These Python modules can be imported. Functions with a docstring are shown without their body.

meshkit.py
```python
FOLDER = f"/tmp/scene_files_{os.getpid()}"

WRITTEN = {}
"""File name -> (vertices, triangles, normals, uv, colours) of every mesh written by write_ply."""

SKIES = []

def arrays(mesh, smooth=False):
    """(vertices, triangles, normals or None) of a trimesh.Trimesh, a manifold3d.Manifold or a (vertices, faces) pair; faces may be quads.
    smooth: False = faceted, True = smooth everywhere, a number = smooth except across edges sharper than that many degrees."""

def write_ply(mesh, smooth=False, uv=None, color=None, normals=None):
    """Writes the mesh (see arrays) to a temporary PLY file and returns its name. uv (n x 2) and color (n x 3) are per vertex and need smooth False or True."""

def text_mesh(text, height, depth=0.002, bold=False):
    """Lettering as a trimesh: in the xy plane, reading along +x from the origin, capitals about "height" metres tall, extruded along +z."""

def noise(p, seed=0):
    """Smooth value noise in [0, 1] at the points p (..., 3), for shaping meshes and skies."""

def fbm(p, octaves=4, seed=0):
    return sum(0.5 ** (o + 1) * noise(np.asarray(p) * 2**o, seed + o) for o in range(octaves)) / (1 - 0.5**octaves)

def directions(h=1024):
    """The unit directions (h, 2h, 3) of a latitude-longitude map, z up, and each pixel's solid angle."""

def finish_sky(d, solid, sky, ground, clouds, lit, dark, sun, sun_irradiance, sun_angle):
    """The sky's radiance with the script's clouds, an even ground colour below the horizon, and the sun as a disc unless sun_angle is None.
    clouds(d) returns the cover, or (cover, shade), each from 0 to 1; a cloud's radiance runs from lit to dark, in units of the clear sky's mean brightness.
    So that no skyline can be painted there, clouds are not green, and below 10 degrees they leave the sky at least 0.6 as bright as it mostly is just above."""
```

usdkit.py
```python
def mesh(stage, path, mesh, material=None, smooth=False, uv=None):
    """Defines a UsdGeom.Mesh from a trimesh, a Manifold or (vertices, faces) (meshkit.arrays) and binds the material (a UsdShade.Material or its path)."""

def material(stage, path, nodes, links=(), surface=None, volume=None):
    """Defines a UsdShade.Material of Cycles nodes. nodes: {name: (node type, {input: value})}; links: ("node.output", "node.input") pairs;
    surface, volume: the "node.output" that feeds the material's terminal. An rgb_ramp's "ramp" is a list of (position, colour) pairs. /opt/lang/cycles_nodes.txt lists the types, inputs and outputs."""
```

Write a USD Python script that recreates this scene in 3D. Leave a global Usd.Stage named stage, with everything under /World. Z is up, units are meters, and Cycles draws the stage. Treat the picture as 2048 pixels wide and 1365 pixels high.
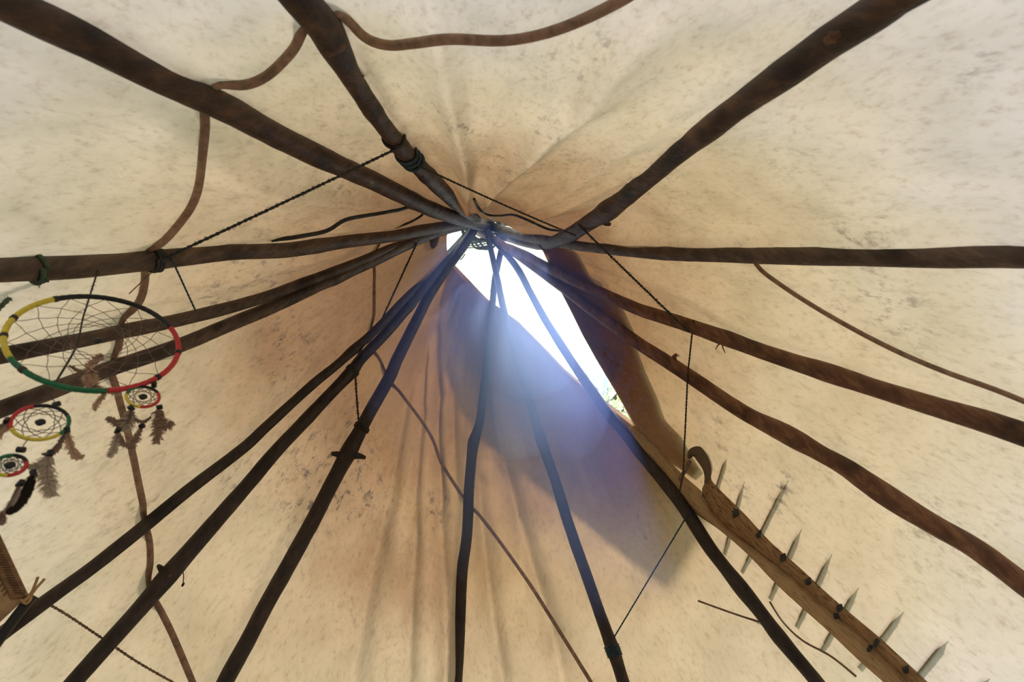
import math, random
import numpy as np, trimesh, usdkit, meshkit
from scipy.spatial import Delaunay, cKDTree
from shapely.geometry import Polygon, LineString
from shapely import contains_xy
from pxr import Usd, UsdGeom, UsdLux, UsdShade, Gf, Sdf

random.seed(7)
rng = np.random.default_rng(7)
stage = Usd.Stage.CreateInMemory()
UsdGeom.SetStageUpAxis(stage, UsdGeom.Tokens.z)
UsdGeom.SetStageMetersPerUnit(stage, 1.0)
UsdGeom.Xform.Define(stage, '/World')
UsdGeom.Scope.Define(stage, '/World/Looks')

# ------------------------------------------------------------------ camera
F = 1100.0
CAM = np.array([0.0, -1.3205, 1.5])
ROT = np.array([[0.99797664, -0.02464077, -0.0586128], [-0.05104963, -0.86005945, -0.5076334], [-0.03790201, 0.50959844, -0.85957715]])
cam = UsdGeom.Camera.Define(stage, '/World/camera')
mt = np.eye(4); mt[:3, :3] = ROT.T; mt[3, :3] = CAM
cam.AddTransformOp().Set(Gf.Matrix4d(*mt.ravel().tolist()))
cam.CreateHorizontalApertureAttr(36.0)
cam.CreateVerticalApertureAttr(36.0 * 1365 / 2048)
cam.CreateFocalLengthAttr(F * 36 / 2048)
cam.CreateFStopAttr(4.0)
cam.CreateFocusDistanceAttr(3.4)
cam.CreateClippingRangeAttr(Gf.Vec2f(0.03, 2000))
cam.CreateExposureAttr(-1.82)

# ------------------------------------------------------------------ sky and sun
SUN = np.array([0.09, 0.11, 0.98]); SUN /= np.linalg.norm(SUN)
dome = UsdLux.DomeLight.Define(stage, '/World/sky')
dome.CreateColorAttr(Gf.Vec3f(0.80, 0.91, 1.0)); dome.CreateIntensityAttr(3.6)
sun = UsdLux.DistantLight.Define(stage, '/World/sun')
sun.CreateAngleAttr(7.0); sun.CreateNormalizeAttr(True); sun.CreateIntensityAttr(14.0); sun.CreateColorAttr(Gf.Vec3f(1.0, 0.965, 0.91))
zx = SUN; xx = np.cross([0, 1, 0.0], zx); xx /= np.linalg.norm(xx); yx = np.cross(zx, xx)
ms = np.eye(4); ms[0, :3] = xx; ms[1, :3] = yx; ms[2, :3] = zx
sun.AddTransformOp().Set(Gf.Matrix4d(*ms.ravel().tolist()))

# ------------------------------------------------------------------ helpers
USED = {}
def path_for(name, parent=None):
    base = (str(parent.GetPath()) if parent is not None else '/World') + '/'
    n = USED.get(base + name, 0); USED[base + name] = n + 1
    return base + (name if n == 0 else f'{name}_{n:03d}')
def tag(p, label=None, cat=None, group=None, kind=None):
    for k, v in (('label', label), ('category', cat), ('group', group), ('kind', kind)):
        if v: p.SetCustomDataByKey(k, v)
    return p
def obj(name, mesh, m, parent=None, smooth=40, uv=None, **kw):
    return tag(usdkit.mesh(stage, path_for(name, parent), mesh, MAT[m], smooth=smooth, uv=uv).GetPrim(), **kw)
def thing(name, label, cat, group=None, kind=None):
    return tag(UsdGeom.Xform.Define(stage, path_for(name)).GetPrim(), label, cat, group, kind)

def smoothpath(p, n, cols=None):
    """Catmull-Rom through the points, n samples per span."""
    p = np.asarray(p, float)
    q = np.vstack([2 * p[0] - p[1], p, 2 * p[-1] - p[-2]])
    out = []
    for i in range(1, len(q) - 2):
        t = np.linspace(0, 1, n, endpoint=False)[:, None]
        a, b, c, d = q[i - 1], q[i], q[i + 1], q[i + 2]
        out.append(0.5 * (2 * b + (c - a) * t + (2 * a - 5 * b + 4 * c - d) * t * t + (3 * b - a - 3 * c + d) * t ** 3))
    return np.vstack(out + [p[-1:]])

def frames(p):
    t = np.gradient(p, axis=0); t /= np.linalg.norm(t, axis=1, keepdims=True) + 1e-12
    u = np.zeros_like(p); v = np.cross(t[0], [0.31, 0.22, 0.93]); v /= np.linalg.norm(v) + 1e-12
    for i in range(len(p)):
        v = v - t[i] * (v @ t[i]); v /= np.linalg.norm(v) + 1e-12; u[i] = v
    return t, u, np.cross(t, u)

def tube(p, r, sides=8, wob=0.0, seed=0, capr=True, flat=None):
    p = np.asarray(p, float); r = np.broadcast_to(np.asarray(r, float), (len(p),))
    t, u, w = frames(p)
    a = np.arange(sides) * 2 * np.pi / sides
    rr = r[:, None] * np.ones((1, sides))
    if wob:
        s = np.concatenate([[0], np.cumsum(np.linalg.norm(np.diff(p, axis=0), axis=1))])
        k = np.stack([np.broadcast_to(np.cos(a) * 1.3, rr.shape), np.broadcast_to(np.sin(a) * 1.3, rr.shape), np.broadcast_to((s * 7)[:, None], rr.shape)], -1)
        rr = rr * (1 + wob * (meshkit.fbm(k + 50, 3, seed) - 0.5) * 2)
    v = p[:, None] + rr[..., None] * (np.cos(a)[None, :, None] * u[:, None] + np.sin(a)[None, :, None] * w[:, None])
    i, j = np.meshgrid(np.arange(len(p) - 1), np.arange(sides), indexing='ij')
    f = np.stack([i * sides + j, i * sides + (j + 1) % sides, (i + 1) * sides + (j + 1) % sides, (i + 1) * sides + j], -1).reshape(-1, 4)
    f = np.vstack([f[:, [0, 1, 2]], f[:, [0, 2, 3]]])
    n = v.shape[0] * sides
    V = np.vstack([v.reshape(-1, 3), p[:1] - t[:1] * r[0] * 0.3, p[-1:] + t[-1:] * r[-1] * 0.3])
    jj = np.arange(sides); b = (len(p) - 1) * sides
    f = np.vstack([f, np.stack([np.full(sides, n), (jj + 1) % sides, jj], 1), np.stack([np.full(sides, n + 1), b + jj, b + (jj + 1) % sides], 1)])
    return trimesh.Trimesh(V, f, process=False)
def cat(ms): return trimesh.util.concatenate([m for m in ms])

def ray(px):
    px = np.atleast_2d(np.asarray(px, float))
    d = np.stack([px[:, 0] - 1024, 682.5 - px[:, 1], -np.full(len(px), F)], 1) @ ROT.T
    return d / np.linalg.norm(d, axis=1, keepdims=True)
def at_depth(px, z):
    """The point seen at a pixel at distance z along the lens axis."""
    px = np.atleast_2d(np.asarray(px, float))
    return CAM + (np.stack([px[:, 0] - 1024, 682.5 - px[:, 1], -np.full(len(px), F)], 1) @ ROT.T) / F * np.broadcast_to(np.asarray(z, float), (len(px),))[:, None]
def depth_of(X): return -((np.asarray(X) - CAM) @ ROT)[..., 2]
def project(X):
    c = (np.asarray(X) - CAM) @ ROT
    return np.stack([1024 + F * c[..., 0] / -c[..., 2], 682.5 - F * c[..., 1] / -c[..., 2]], -1)

# ------------------------------------------------------------------ the cone of the poles
ZA, TA = 5.335, 0.54
AL = math.atan(TA); SA, CA = math.sin(AL), math.cos(AL)
APEX = np.array([0, 0, ZA])
def cone_hit(px, za=ZA):
    d = ray(px); o = CAM - np.array([0, 0, za])
    a = d[:, 0] ** 2 + d[:, 1] ** 2 - TA ** 2 * d[:, 2] ** 2
    b = 2 * (o[0] * d[:, 0] + o[1] * d[:, 1] - TA ** 2 * o[2] * d[:, 2])
    c = o[0] ** 2 + o[1] ** 2 - TA ** 2 * o[2] ** 2
    D = np.sqrt(np.maximum(b * b - 4 * a * c, 0))
    s = np.stack([(-b - D) / (2 * a), (-b + D) / (2 * a)], 1)
    z = o[2] + s * d[:, 2:3]
    s = np.where((s > 0) & (z < 0.02), s, 1e9).min(1)
    return CAM + s[:, None] * d
AXPX = project(APEX)

# pole: pixel centre line and width, from its low end to its top; order offset at the crossing
POLES = {
 'P1': ([(0,0,78),(80,38,77),(171,80,74),(294,145,64),(434,209,56),(578,286,48),(700,341,40),(787,383,36),(848,413,32),(897,432,28),(945,446,24),(1000,458,20)], -.10),
 'P2': ([(596,-8,74),(646,51,63),(662,79,56),(702,150,46),(738,204,41),(779,263,39),(807,301,37),(854,349,35),(900,392,33),(935,425,28),(965,452,22)], -.07),
 'P3': ([(1800,-14,80),(1752,22,78),(1646,92,68),(1567,148,59),(1475,214,51),(1399,271,46),(1348,311,44),(1310,344,41),(1249,397,38),(1210,425,33),(1180,445,33),(1140,471,31),(1113,483,28),(1083,489,24),(1054,485,22),(1024,477,20),(1000,470,18)], -.06),
 'P4': ([(2060,513,50),(1895,515,45),(1810,515,43),(1639,511,40),(1502,510,36),(1348,505,32),(1264,500,28),(1140,488,24),(1050,472,20),(990,455,18)], .02),
 'P5': ([(2060,872,50),(1964,841,46),(1861,811,41),(1759,780,38),(1656,747,36),(1553,713,33),(1451,677,30),(1348,642,27),(1273,617,25),(1187,580,22),(1119,548,21),(1085,531,20),(1054,513,19),(1015,495,18),(976,474,18),(942,456,18)], -.03),
 'P6': ([(2060,1180,44),(2010,1142,43),(1940,1092,42),(1880,1058,41),(1800,1010,41),(1736,967,38),(1690,935,36),(1639,907,34),(1570,868,33),(1502,833,31),(1451,802,30),(1399,766,29),(1348,732,28),(1324,717,27),(1276,686,25),(1187,622,22),(1112,566,20),(1050,520,18),(1010,493,17),(970,468,16)], .05),
 'P7': ([(1650,1385,29),(1635,1365,28),(1567,1285,28),(1516,1218,27),(1464,1153,27),(1416,1090,27),(1372,1022,27),(1324,958,26),(1276,900,25),(1256,872,24),(1218,829,22),(1187,786,20),(1156,742,18),(1124,694,17),(1091,642,15),(1064,591,14),(1038,543,14),(1013,509,13),(985,478,13)], .08),
 'P8': ([(1253,1385,25),(1247,1365,25),(1228,1307,24),(1196,1220,23),(1167,1136,23),(1139,1057,22),(1112,968,21),(1088,898,20),(1081,877,18),(1061,810,16),(1043,753,14),(1028,692,14),(1013,641,14),(1000,586,13),(989,533,12),(979,487,11),(970,450,11)], .06),
 'P9': ([(912,1385,24),(913,1365,24),(920,1214,24),(925,1137,23),(934,1069,22),(938,977,21),(945,898,20),(953,866,18),(961,837,17),(968,774,15),(974,716,14),(982,658,13),(985,605,13),(990,557,13),(1001,505,12),(1008,470,12)], .13),
 'P10': ([(440,1385,33),(450,1365,33),(489,1293,33),(528,1218,32),(573,1137,32),(621,1050,31),(660,973,30),(696,907,29),(729,846,26),(778,757,25),(795,718,24),(828,653,22),(859,591,20),(895,536,20),(930,487,20),(950,455,18)], .03),
 'P11': ([(130,1385,34),(150,1362,34),(205,1302,33),(274,1226,33),(347,1139,33),(421,1054,32),(493,972,29),(556,898,27),(590,862,26),(640,810,25),(700,748,23),(722,718,22),(761,678,21),(792,645,20),(830,600,18),(868,553,17),(905,508,16),(940,470,15)], .06),
 'P12': ([(-20,1286,31),(0,1271,30),(94,1202,28),(188,1134,27),(301,1045,26),(385,975,24),(484,898,22),(530,856,21),(616,778,19),(674,731,18),(700,707,18),(751,661,17),(804,605,16),(862,545,15),(905,500,14),(935,468,14)], .08),
 'P13': ([(-15,826,36),(0,820,36),(103,783,34),(219,740,32),(356,692,30),(462,648,28),(547,613,27),(616,581,26),(708,540,24),(777,507,24),(828,482,24),(880,462,22),(930,450,20)], .02),
 'P14': ([(-15,716,36),(0,713,36),(137,687,31),(246,664,29),(342,644,27),(445,619,25),(547,588,22),(650,550,20),(715,525,18),(780,497,17),(830,475,16),(890,458,15)], .05),
 'P15': ([(-15,543,53),(0,542,52),(137,535,48),(274,523,43),(387,513,37),(472,505,32),(582,499,30),(700,482,26),(780,473,24),(840,462,24),(878,455,24),(915,448,22)], -.05),
}
class Pole: pass
poles = {}
for name, (pts, off) in POLES.items():
    a = np.array(pts, float); P = Pole(); poles[name] = P
    d = np.hypot(a[:, 0] - AXPX[0], a[:, 1] - AXPX[1])
    far = d > 150
    X = cone_hit(a[:, :2]); z = depth_of(X)
    base = a[far, :2]
    u = base[-1] - base[0]; u /= np.linalg.norm(u)
    s = (a[:, :2] - base[0]) @ u
    k = np.polyfit(s[far], 1 / z[far], 1)                        # 1 / depth is linear along the image of a straight pole
    zz = 1 / np.polyval(k, s)
    near = np.clip((260 - d) / 220, 0, 1)
    z = np.where(far, z, zz) * (1 - near) + (zz + off) * near
    sm = smoothpath(np.column_stack([a, 1 / z]), 7)
    X = at_depth(sm[:, :2], 1 / sm[:, 3]); r = 0.5 * sm[:, 2] / F / sm[:, 3]
    P.px = sm[:, :2]; P.vis = X; P.visr = r
    # on to the floor along the cone, and on past the crossing
    lo = X[0] - APEX; n = 14
    k = np.linspace(-ZA / lo[2], 1, n, endpoint=False)
    low = APEX + lo * k[:, None]
    dirn = X[-1] - X[len(X) // 2]; dirn /= np.linalg.norm(dirn)
    up = X[-1] + dirn * np.linspace(0.04, 0.75, 14)[:, None]
    P.path = np.vstack([low, X, up])
    P.r = np.concatenate([r[0] * np.linspace(1.15, 1, n), r, r[-1] * np.linspace(1, .8, 14)])
    o = P.path - APEX
    q = -o[:, 2] / CA; phi = np.unwrap(np.arctan2(o[:, 0], o[:, 1]))
    m = q > 0.75
    i = np.argsort(q[m]); P.q, P.phi = q[m][i], phi[m][i]

# ------------------------------------------------------------------ the canvas as a surface r(phi, q)
DZ = 0.085
CAPEX = APEX + [0, 0, DZ]
def facet(phi, q):
    phi = np.asarray(phi); q = np.asarray(q)
    qa = np.clip(q, 0.9, 6)
    A = np.stack([np.interp(qa, P.q, P.phi) for P in poles.values()], -1)
    rel = (A - phi[..., None] + np.pi) % (2 * np.pi) - np.pi
    up = np.where(rel >= 0, rel, 9).min(-1); dn = np.where(rel < 0, -rel, 9).min(-1)
    up = np.where(up > 8, 0.1, up); dn = np.where(dn > 8, 0.1, dn)
    h = 0.5 * (up + dn); x = 0.5 * (dn - up)
    g = np.cos(np.minimum(h, 0.55)) / np.cos(np.clip(x, -0.55, 0.55))
    edge = np.minimum(up, dn) * np.maximum(q, 0) * SA                            # cloth wraps over the pole instead of a knife edge
    return 1 - (1 - g) * (1 - np.exp(-(edge / 0.035) ** 1.3))
FOLDS = []
def fold_shift(phi, q):
    out = np.zeros(np.shape(phi))
    for (fq, fphi, amp, w, q0, q1) in FOLDS:
        c = np.interp(q, fq, fphi)
        dphi = (phi - c + np.pi) % (2 * np.pi) - np.pi
        x = dphi * q * SA / w
        prof = np.clip((q - q0) / max(0.15 * (q1 - q0), .05), 0, 1) * np.clip((q1 - q) / (0.3 * (q1 - q0)), 0, 1)
        out = out - amp * prof * np.exp(-np.abs(x) ** 1.6)
    return out
def ripple(phi, q):
    k = np.stack([np.sin(phi) * 9, np.cos(phi) * 9, q * 1.1], -1)
    k2 = np.stack([np.sin(phi) * 3.5, np.cos(phi) * 3.5, q * 1.6], -1)
    rr = q * SA
    return (meshkit.fbm(k + 20, 3, 3) - .5) * 0.05 * np.clip(rr / 1.0, .25, 1) + (meshkit.fbm(k2 * 2.2 + 40, 3, 9) - .5) * 0.03 * np.clip(rr, .2, 1)
def canvas_r(phi, q, detail=True):
    r = np.maximum(q, 0) * SA * facet(phi, q)
    if detail: r = r + (fold_shift(phi, q) + ripple(phi, q) - 0.004) / CA
    return np.maximum(r, 0.03)
def canvas_point(phi, q, off=0.0):
    r = canvas_r(phi, q) + off / CA
    return np.stack([r * np.sin(phi), r * np.cos(phi), CAPEX[2] - q * CA], -1)
def canvas_hit(px, off=0.0, detail=True):
    """Where the sight line of a pixel meets the cloth: (point, phi, q)."""
    d = ray(px); s = np.linspace(0.3, 5.2, 64)
    X = CAM + d[:, None] * s[None, :, None]
    def f(X):
        q = (CAPEX[2] - X[..., 2]) / CA
        return np.hypot(X[..., 0], X[..., 1]) - canvas_r(np.arctan2(X[..., 0], X[..., 1]), q, detail) - off / CA
    v = f(X); i = np.argmax(v > 0, axis=1); i = np.where(v.max(1) > 0, np.maximum(i, 1), len(s) - 1)
    a, b = s[i - 1], s[i]
    for _ in range(18):
        m = 0.5 * (a + b); pos = f(CAM + d * m[:, None]) > 0
        b = np.where(pos, m, b); a = np.where(pos, a, m)
    X = CAM + d * (0.5 * (a + b))[:, None]
    return X, np.arctan2(X[:, 0], X[:, 1]), (CAPEX[2] - X[:, 2]) / CA
def outward(phi): return np.stack([CA * np.sin(phi), CA * np.cos(phi), np.full(np.shape(phi), SA)], -1)

for pts, amp, w in [
    ([(908,225),(925,290),(931,350),(930,400)], .075, .045),
    ([(1180,190),(1110,235),(1060,290),(985,365),(950,405)], .075, .06),
    ([(1400,250),(1310,312),(1180,385),(1080,425),(1010,440)], .045, .05),
    ([(1230,300),(1150,370),(1050,415)], .03, .05),
    ([(2046,466),(1700,476),(1348,486),(1200,474),(1120,462)], .045, .045),
    ([(690,60),(765,200),(838,310),(925,402)], .045, .028),
    ([(300,100),(430,190),(560,258),(750,348),(860,402)], .04, .03),
    ([(4,470),(300,474),(600,456),(780,446)], .022, .05),
    ([(60,120),(250,200),(400,300),(560,400),(700,440)], .035, .09),
    ([(640,390),(740,405),(850,420)], .03, .04),
    ([(60,660),(260,600),(430,566),(700,492)], .03, .05),
    ([(865,640),(868,800),(876,1000),(884,1200),(890,1365)], .085, .05),
    ([(955,960),(968,1100),(985,1230),(1005,1365)], .075, .05),
    ([(985,800),(1000,900),(1028,1000),(1062,1120),(1115,1280)], .08, .055),
    ([(820,720),(795,850),(770,1000),(730,1180),(700,1365)], .07, .07),
    ([(905,760),(912,1000),(900,1365)], .045, .045),
    ([(838,700),(835,850),(825,1100),(815,1365)], .055, .045),
    ([(1075,880),(1130,1050),(1180,1200),(1240,1365)], .02, .06),
    ([(640,900),(560,1060),(470,1250)], .02, .07),
    ([(1150,560),(1260,640),(1400,700),(1600,790)], .02, .07),
    ([(1200,520),(1320,560),(1480,640)], .02, .06),
]:
    X, ph, q = canvas_hit(pts, detail=False)
    i = np.argsort(q); FOLDS.append((q[i], np.unwrap(ph[i]), amp, w, q.min() - .25, q.max() + .8))

# ------------------------------------------------------------------ materials
MAT = {}
def mat(name, nodes, links, surface, volume=None):
    MAT[name] = usdkit.material(stage, '/World/Looks/' + name, nodes, links, surface=surface, volume=volume)

SMOKE = [(0.0, (1, 1, 1)), (0.2, (.98, .93, .77)), (0.32, (.93, .84, .61)), (0.52, (.85, .71, .47)), (0.72, (.69, .51, .31)), (0.88, (.52, .33, .185)), (1, (.44, .26, .15))]
def smoke_stain(X):
    """The colour of the cloth at X: wood smoke has browned it towards the crossing and on the smoke-hole side, unevenly."""
    h = X @ np.array([-0.02, 0.15, 0.50]) - 1.06 + (meshkit.fbm(X * 2.2 + 30, 4, 21) - .5) * .42
    h = np.clip(h, 0, 1); at = [a for a, _ in SMOKE]
    c = np.stack([np.interp(h, at, [v[k] for _, v in SMOKE]) for k in range(3)], -1)
    b = np.clip((meshkit.fbm(X * .9 + 60, 3, 22) - .3) / .4, 0, 1)[:, None]
    return c * ((1 - b) * np.array([1, .99, .96]) + b * np.array([.93, .89, .79]))
# cotton canvas: lets light through; stain and mildew come from the cover's own primvars, the weave's hatching and strokes from noise
mat('canvas', {
    'sa': ('attribute', {'attribute': 'stain'}), 'ma': ('attribute', {'attribute': 'mildew'}), 'geo': ('geometry', {}),
    'hm': ('mapping', {'mapping_type': 'point', 'scale': (60, 60, 16), 'rotation': (1.1, 0.5, 0.2)}), 'hn': ('noise_texture', {'scale': 1.0, 'detail': 2.0, 'roughness': 0.75, 'distortion': 0.0}),
    'hr': ('rgb_ramp', {'ramp': [(0.28, (.80, .77, .73)), (0.40, (.93, .92, .90)), (0.54, (1, 1, 1)), (1, (1, 1, 1))]}),
    'sm': ('mapping', {'mapping_type': 'point', 'scale': (19, 19, 7), 'rotation': (0.3, 0.5, 0.9)}), 'sn': ('noise_texture', {'scale': 1.6, 'detail': 3.0, 'roughness': 0.75, 'distortion': 0.0}),
    'sr': ('map_range', {'from_min': 0.53, 'from_max': 0.68, 'to_min': 0.0, 'to_max': 0.95, 'clamp': True}), 'sk': ('math', {'math_type': 'multiply'}),
    'm1': ('mix', {'mix_type': 'multiply', 'fac': 1.0}), 'm2': ('mix', {'mix_type': 'mix', 'color2': (.15, .115, .095)}),
    'cd': ('mix', {'mix_type': 'multiply', 'fac': 1.0, 'color2': (.43, .38, .37)}), 'ct': ('mix', {'mix_type': 'multiply', 'fac': 1.0, 'color2': (.29, .258, .25)}),
    'd': ('diffuse_bsdf', {}), 't': ('translucent_bsdf', {}), 'mx': ('mix_closure', {'fac': 0.5})},
    [('geo.position', 'hm.vector'), ('hm.vector', 'hn.vector'), ('hn.fac', 'hr.fac'), ('geo.position', 'sm.vector'), ('sm.vector', 'sn.vector'), ('sn.fac', 'sr.value'), ('sr.result', 'sk.value1'), ('ma.fac', 'sk.value2'),
     ('sa.color', 'm1.color1'), ('hr.color', 'm1.color2'), ('m1.color', 'm2.color1'), ('sk.value', 'm2.fac'), ('m2.color', 'cd.color1'), ('m2.color', 'ct.color1'), ('cd.color', 'd.color'), ('ct.color', 't.color'), ('d.BSDF', 'mx.closure1'), ('t.BSDF', 'mx.closure2')], 'mx.closure')
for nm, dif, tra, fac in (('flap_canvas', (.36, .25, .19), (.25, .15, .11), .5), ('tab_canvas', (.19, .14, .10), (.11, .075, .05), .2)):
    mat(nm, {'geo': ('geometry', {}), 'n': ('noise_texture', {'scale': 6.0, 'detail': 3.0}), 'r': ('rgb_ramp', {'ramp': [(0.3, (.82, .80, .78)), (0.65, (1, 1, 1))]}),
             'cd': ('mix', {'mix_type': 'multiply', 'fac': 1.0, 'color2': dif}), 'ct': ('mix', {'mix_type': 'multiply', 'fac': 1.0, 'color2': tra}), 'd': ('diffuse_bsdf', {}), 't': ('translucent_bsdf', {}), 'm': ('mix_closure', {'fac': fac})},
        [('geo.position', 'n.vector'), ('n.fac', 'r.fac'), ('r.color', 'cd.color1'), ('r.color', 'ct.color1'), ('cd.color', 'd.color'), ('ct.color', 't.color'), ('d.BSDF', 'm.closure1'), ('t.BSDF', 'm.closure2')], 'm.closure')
for nm, c1, c2, c3 in (('hem_tan', (.62, .46, .27), (.52, .37, .21), (.28, .18, .10)), ('hem_brown', (.50, .33, .175), (.32, .19, .10), (.05, .03, .018))):
    mat(nm, {'uv': ('uvmap', {'attribute': 'st'}), 'mp': ('mapping', {'mapping_type': 'point', 'scale': (3.0, 9.0, 1.0)}), 'n': ('noise_texture', {'scale': 1.6, 'detail': 5.0, 'roughness': 0.6, 'distortion': 0.6}),
        'r': ('rgb_ramp', {'ramp': [(0.30, c3), (0.42, c2), (0.60, c1)]}), 'd': ('diffuse_bsdf', {}), 't': ('translucent_bsdf', {}), 'm': ('mix_closure', {'fac': .35}), 'b': ('bump', {'strength': .5, 'distance': .01})},
        [('uv.UV', 'mp.vector'), ('mp.vector', 'n.vector'), ('n.fac', 'r.fac'), ('r.color', 'd.color'), ('r.color', 't.color'), ('n.fac', 'b.height'), ('b.normal', 'd.normal'), ('d.BSDF', 'm.closure1'), ('t.BSDF', 'm.closure2')], 'm.closure')

def wood(name, dark, mid, red, spread=0.5, axis_scale=(30, 30, 3.5)):
    n = {'geo': ('geometry', {}), 'mp': ('mapping', {'mapping_type': 'point', 'scale': axis_scale, 'rotation': (0.5, 0.3, 0.2)}),
         'a': ('noise_texture', {'scale': 1.0, 'detail': 3.0, 'roughness': 0.7, 'distortion': 0.0}),
         'b': ('noise_texture', {'scale': 5.5, 'detail': 2.0, 'roughness': 0.6}),
         'r': ('rgb_ramp', {'ramp': [(0.25, dark), (0.5, mid), (0.75, red)]}),
         'bk': ('rgb_ramp', {'ramp': [(spread - .12, (.25, .22, .22)), (spread + .08, (1, 1, 1))]}),
         'm': ('mix', {'mix_type': 'multiply', 'fac': 1.0}), 'p': ('principled_bsdf', {'roughness': 0.62, 'specular_ior_level': 0.35}), 'bm': ('bump', {'strength': 0.6, 'distance': 0.012})}
    mat(name, n, [('geo.position', 'mp.vector'), ('mp.vector', 'a.vector'), ('geo.position', 'b.vector'), ('a.fac', 'r.fac'), ('b.fac', 'bk.fac'), ('r.color', 'm.color1'), ('bk.color', 'm.color2'), ('m.color', 'p.base_color'), ('a.fac', 'bm.height'), ('bm.normal', 'p.normal')], 'p.BSDF')
wood('bark', (.020, .014, .011), (.055, .030, .020), (.13, .062, .032), .42)
wood('bark_grey', (.036, .026, .021), (.085, .056, .041), (.16, .105, .07), .38)
wood('bark_red', (.055, .025, .014), (.14, .062, .032), (.28, .14, .07), .40)
wood('bark_dark', (.016, .012, .011), (.034, .023, .019), (.065, .040, .028), .40)
wood('peg_wood', (.10, .07, .05), (.18, .12, .08), (.26, .18, .12), .4)
def plain(name, col, rough=0.7, var=0.35, scale=40.0, spec=0.3, **kw):
    c = np.array(col)
    mat(name, {'geo': ('geometry', {}), 'a': ('noise_texture', {'scale': scale, 'detail': 3.0}), 'r': ('rgb_ramp', {'ramp': [(0.3, tuple(c * (1 - var))), (0.7, tuple(np.minimum(c * (1 + var), 1)))]}),
               'p': ('principled_bsdf', {'roughness': rough, 'specular_ior_level': spec, **kw})}, [('geo.position', 'a.vector'), ('a.fac', 'r.fac'), ('r.color', 'p.base_color')], 'p.BSDF')
plain('cord_dark', (.035, .035, .032)); plain('cord_blue', (.025, .05, .07)); plain('cord_green', (.05, .085, .05)); plain('cord_brown', (.20, .125, .085)); plain('cord_grey', (.30, .29, .28))
plain('hose_brown', (.26, .16, .105), .55); plain('lash', (.16, .15, .145))
plain('wrap_black', (.012, .012, .013), .45, .3, 200); plain('wrap_yellow', (.62, .50, .055), .45, .15, 200); plain('wrap_red', (.48, .03, .035), .45, .15, 200); plain('wrap_green', (.015, .13, .055), .45, .2, 200)
plain('web_thread', (.14, .10, .08)); plain('web_dark', (.05, .04, .035)); plain('bead_black', (.012, .012, .014), .3)
for nm, col in (('feather_pink', (.52, .35, .24)), ('feather_brown', (.30, .20, .14)), ('feather_grey', (.46, .38, .30)), ('feather_dark', (.03, .025, .018))):
    mat(nm, {'d': ('diffuse_bsdf', {'color': col}), 't': ('translucent_bsdf', {'color': tuple(np.array(col) * 1.1)}), 'm': ('mix_closure', {'fac': 0.35})}, [('d.BSDF', 'm.closure1'), ('t.BSDF', 'm.closure2')], 'm.closure')
plain('hide', (.34, .22, .115), .8, .35, 22); plain('hide_border', (.20, .11, .055), .8, .3, 60); plain('hide_stitch', (.085, .045, .022), .8); plain('lace', (.36, .22, .10), .7)
plain('dirt', (.20, .15, .10), .95, .3, 3.0); plain('grass', (.10, .17, .04), .95, .4, 2.0); plain('trunk', (.12, .09, .07), .9)
mat('leaf', {'d': ('diffuse_bsdf', {'color': (.34, .42, .26)}), 't': ('translucent_bsdf', {'color': (.48, .56, .36)}), 'm': ('mix_closure', {'fac': 0.5})}, [('d.BSDF', 'm.closure1'), ('t.BSDF', 'm.closure2')], 'm.closure')

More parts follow.
